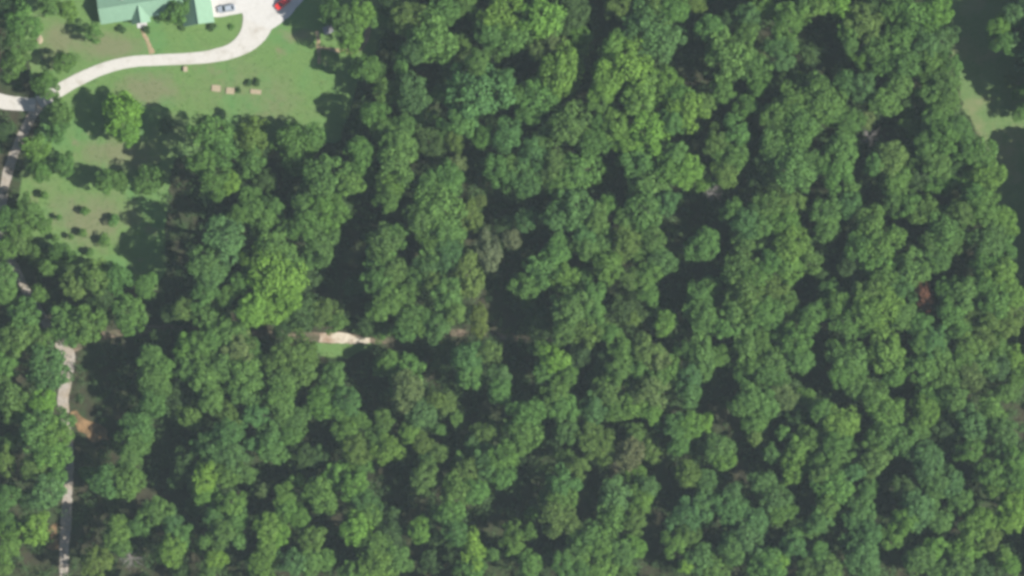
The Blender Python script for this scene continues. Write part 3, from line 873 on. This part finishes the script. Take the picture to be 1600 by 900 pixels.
SAP = [(70, 305, 6, "beside the road, topmost of the group"), (134, 330, 6, "below the long shadow of the yard trees"), (93, 340, 4, "smallest, left of the worn middle grass"),
       (178, 344, 8, "on the worn grass, rightmost of the group"), (130, 364, 6, "in the middle of the young orchard"), (87, 372, 5, "left of the tiny middle plants"),
       (112, 370, 4, "tiny, just left of the middle sapling"), (165, 376, 9, "largest dark one near the tree shade"), (141, 394, 6, "lowest in the middle of the orchard"),
       (72, 390, 7, "lowest beside the roadside trees"), (150, 412, 5, "beside the orange soil spot")]
for x, y, r_, w in SAP:
    small_plant("sapling", x, y, r_ + 1, 2.2 + r_ * .13, 'g', "young orchard sapling " + w, "sapling", "saplings of the young orchard")
SHR = [(190, 46, 6.5, 'd', 1.5, "dark rounded shrub in front of the house's left wing"), (229, 46, 6, 'd', 1.3, "dark shrub under the front gable"),
       (331, 42, 6.5, 'd', 1.4, "dark shrub at the garage wing's front corner"), (362, 42, 4.5, 'g', 0.9, "small green shrub on the grass by the concrete"),
       (389, 129, 5.5, 'd', 1.3, "dark clipped shrub left of its twin on the lawn"), (402, 129, 6, 'd', 1.3, "dark clipped shrub right of its twin on the lawn"),
       (373, 141, 4.5, 'd', 1.0, "small dark shrub between the tan garden beds"), (284, 44, 5, 'd', 1.0, "dark shrub left of the garage wing")]
for x, y, r_, t_, h_, w in SHR:
    small_plant("shrub", x, y, r_, h_, t_, w, "shrub", "shrubs around the house and lawn", stem=False)


def garden_bed(px, py, w, d, label, rot=-0.1):
    e = tag(empty("garden_bed", P(px, py), rot), label, "garden bed", "tan garden beds on the lawn")
    w, d = w / PPM / 2, d / PPM / 2
    for nm, b in (("board", (-w, w, -d, -d + .06)), ("board", (-w, w, d - .06, d)), ("board", (-w, -w + .06, -d + .061, d - .061)), ("board", (w - .06, w, -d + .061, d - .061))):
        MB().box(b[0], b[1], b[2], b[3], 0.0, .32).build(nm, M["timber"], e)
    bm = bmesh.new()
    bmesh.ops.create_grid(bm, x_segments=12, y_segments=8, size=1)
    rr = random.Random(int(px))
    for v in bm.verts:
        v.co = (v.co.x * (w - .07), v.co.y * (d - .07), .24 + rr.uniform(-.03, .05))
    me = bpy.data.meshes.new("soil"); bm.to_mesh(me); bm.free(); me.materials.append(M["soil"])
    link("soil", me, e)


garden_bed(338, 138, 14, 10, "tan garden bed of bare soil, leftmost on the lawn")
garden_bed(360, 142, 13, 10, "tan garden bed beside the small dark shrub")
garden_bed(400, 143.5, 17, 7, "brown garden bed below the twin dark shrubs")

w = tag(empty("well_box", P(290, 108)), "small tan wooden box at the driveway's lower edge", "box")
MB().box(-.45, .45, -.6, .6, 0, .7).build("side_wall", M["timber"], w)
MB().box(-.52, .52, -.68, .68, .7, .78).build("lid", M["timber"], w)

s = tag(empty("garden_shed", P(513, 47), 0.35), "small grey metal shed in the shade beside the lawn", "shed")
MB().loft([[(-1.1, y, 0), (1.1, y, 0), (1.1, y, 1.8), (0, y, 2.3), (-1.1, y, 1.8)] for y in (-.9, .9)]).build("wall", M["grey_metal"], s)
MB().slab([(0, -1.05, 2.42), (-1.25, -1.05, 1.86), (-1.25, 1.05, 1.86), (0, 1.05, 2.42)][::-1], .05).build("roof", M["grey_metal"], s)
MB().slab([(0.002, -1.05, 2.42), (0.002, 1.05, 2.42), (1.25, 1.05, 1.86), (1.25, -1.05, 1.86)][::-1], .05).build("roof", M["grey_metal"], s)
MB().box(-.35, .35, -.93, -.9, .05, 1.65).build("door", M["grey_metal"], s)


def lump(name, px, py, rx, ry, h, mat, label, cat):
    bm = bmesh.new()
    bmesh.ops.create_icosphere(bm, subdivisions=3, radius=1)
    rr = random.Random(int(px))
    for v in bm.verts:
        k = 1 + rr.uniform(-.1, .1)
        v.co = (v.co.x * rx / PPM * k, v.co.y * ry / PPM * k, max(-.05, v.co.z) * h * k)
    me = bpy.data.meshes.new(name); bm.to_mesh(me); bm.free(); me.materials.append(mat)
    tag(link(name, me, loc=P(px, py)), label, cat)


lump("boulder", 87, 18, 4.5, 4, .6, M["stone"], "pale grey boulder among the yard trees near the top edge", "boulder")
lump("soil_mound", 62, 62, 5, 7, .5, M["soil"], "small tan mound of soil on the grass left of the house", "soil mound")
lump("soil_mound", 160, 417, 4, 5, .35, M["clay"], "small orange mound of soil at the orchard's lower edge", "soil mound")

# ------------------------------------------------------------------ undergrowth, grass, woods beyond
ROADS = [(62, 158), (50, 182), (34, 212), (20, 245), (10, 278), (3, 320), (6, 375), (26, 425), (50, 470), (82, 522), (106, 552), (104, 590), (98, 622), (102, 655), (107, 700), (107, 760),
         (102, 830), (100, 870), (99, 960), (140, 532), (175, 521), (250, 514), (330, 517), (410, 521), (470, 525), (500, 527), (525, 528), (548, 529), (575, 531), (620, 532), (700, 520),
         (1288, 509), (1350, 521), (1475, 514), (137, 660), (150, 675), (125, 650)]


def open_ground(x, y):
    if inside(LAWN, x, y) or inside(FIELD, x, y):
        return True
    return any((x - a) ** 2 + (y - b) ** 2 < 22 ** 2 for a, b in ROADS)


def scatter(name, spots, per, leaf, tint, label, cat=None):
    V, F, n0 = [], [], 0
    for (x, y, rad, h) in spots:
        c = nrg.normal(size=(per, 3)) * np.array([rad * .5, rad * .5, h * .28]) + np.array([x, y, h * .5])
        c[:, 2] = np.abs(c[:, 2])
        d = c - np.array([x, y, 0])
        d /= np.linalg.norm(d, axis=1)[:, None]
        v, f = leaf_quads(c, d + np.array([0, 0, .5]), leaf, nrg)
        V.append(v); F.append(f + n0); n0 += len(v)
    o = link(name, mesh_np(name, np.concatenate(V), np.concatenate(F), M["leaf"]))
    o.color = tint + (1,)
    return tag(o, label, cat, kind="stuff")


sp = []
while len(sp) < 4800:
    x, y = rng.uniform(-30, 1660), rng.uniform(-40, 960)
    if not open_ground(x, y):
        q = P(x, y)
        sp.append((q.x, q.y, rng.uniform(.8, 2.0), rng.uniform(.8, 4.5)))
lows = []
for bx_, by_, br_ in crown_spots * 2:
    a = rng.uniform(0, 6.28)
    k_ = rng.uniform(1.0, 1.45)
    x, y = bx_ + math.cos(a) * br_ * k_, by_ + math.sin(a) * br_ * k_
    if not open_ground(x, y) and x > 240:
        q = P(x, y)
        top = rng.uniform(6, 12)
        for k in range(4):                                # a leafy low tree: tiers of foliage round its stem
            lows.append((q.x + rng.uniform(-1, 1), q.y + rng.uniform(-1, 1), rng.uniform(1.4, 2.3), top * (1 - .16 * k)))
sp += lows
scatter("undergrowth", sp, 42, .26, (0.058, 0.108, 0.038), "low shrubs and saplings covering the shaded woodland floor", "undergrowth")
sp = []
while len(sp) < 5200:
    x, y = rng.uniform(15, 620), rng.uniform(-30, 440)
    if inside(LAWN, x, y):
        q = P(x, y)
        if not (318 < x < 490 and y < 60) and not (150 < x < 335 and y < 42):
            sp.append((q.x, q.y, rng.uniform(.1, .4), rng.uniform(.06, .16)))
DRV = smooth_path([(404, 10, 52), (404, 32, 50), (392, 58, 38), (366, 78, 25), (330, 88, 20), (290, 92, 18), (250, 93.5, 17), (210, 96, 17), (175, 103, 18), (140, 116, 19), (110, 131, 20),
                   (85, 146, 20), (60, 160, 20), (50, 182, 16), (34, 212, 15)], 8)
DW = [(P(d[0], d[1]).x, P(d[0], d[1]).y, d[2] / 12 + .3) for d in DRV]
sp = [s_ for s_ in sp if all((s_[0] - a) ** 2 + (s_[1] - b) ** 2 > w_ * w_ for a, b, w_ in DW)]
scatter("grass", sp, 5, .11, (0.095, 0.165, 0.055), "rough tufts of grass across the mown lawn", "grass")

# woods that go on beyond the picture's edges
V, F, n0 = [], [], 0
LOW = [clump_proto(400 + i, lumps=14, per=34, lump_r=(.3, .46), leaf=.19) for i in range(5)]
ring_spots = []
for k in range(1600):
    x, y = rng.uniform(-170, 1790), rng.uniform(-170, 1070)
    if -34 < x < 1634 and -34 < y < 934:
        continue
    if y < 0 and 60 < x < 660:
        continue
    if x > 1440 and y < 480:
        continue
    if abs(x - 100) < 45 and y > 900 or (x < 0 and abs(y - 152) < 35):
        continue
    if all((x - a) ** 2 + (y - b) ** 2 > 38 ** 2 for a, b, *_ in ring_spots):
        ring_spots.append((x, y, rng.uniform(24, 32), rng.uniform(16, 21)))
# the row along the far side of the field, which throws its shade over the grass
ring_spots += [(x_, y_, 30, 20) for x_, y_ in ((1600, -60), (1612, -20), (1622, 12), (1606, 54), (1612, 94), (1634, 130), (1686, 166), (1722, 178), (1650, -40), (1655, 30), (1668, 84),
               (1690, 126), (1700, 20), (1700, 80), (1705, 140), (1745, 185), (1750, 60), (1750, 130), (1668, 246), (1668, 288), (1666, 332), (1668, 376), (1666, 420), (1668, 464), (1712, 275),
               (1712, 320), (1714, 366), (1712, 410), (1712, 455), (1755, 300), (1755, 350), (1755, 400), (1755, 450))]
wt = MB()
for i, (x, y, rpx, h) in enumerate(ring_spots):
    v, f = LOW[i % 5]
    R_ = rpx / PPM
    a = rng.uniform(0, 6.28)
    ca, sa = math.cos(a), math.sin(a)
    q = P(x, y)
    vv = np.stack([(v[:, 0] * ca - v[:, 1] * sa) * R_ + q.x, (v[:, 0] * sa + v[:, 1] * ca) * R_ + q.y, v[:, 2] * R_ * 1.1 + h - R_], axis=1)
    V.append(vv); F.append(f + n0); n0 += len(v)
    wt.tube([(q.x, q.y, 0), (q.x, q.y, h - R_)], [.3, .16], 5)
o = link("woods", mesh_np("woods", np.concatenate(V), np.concatenate(F), M["leaf"]))
o.color = (0.055, 0.11, 0.04, 1)
tag(o, "dense green woods continuing past the picture's edges", "woods", kind="stuff")
tag(wt.build("trunks", M["bark"], o), kind="stuff")

# ------------------------------------------------------------------ haze
hz = MB().box(-480, 480, -480, 480, -1.0, CAM_H + 25)
hm = bpy.data.materials.new("haze")
hm.use_nodes = True
hn = hm.node_tree
hn.nodes.remove(hn.nodes["Principled BSDF"])
pv = hn.nodes.new("ShaderNodeVolumePrincipled")
pv.inputs["Color"].default_value = (0.70, 0.87, 0.92, 1)
pv.inputs["Density"].default_value = 0.000037
pv.inputs["Anisotropy"].default_value = 0.0
hn.links.new(pv.outputs[0], hn.nodes["Material Output"].inputs["Volume"])
ho = hz.build("haze", hm)
tag(ho, "thin bluish summer haze between camera and woods", "haze", kind="stuff")
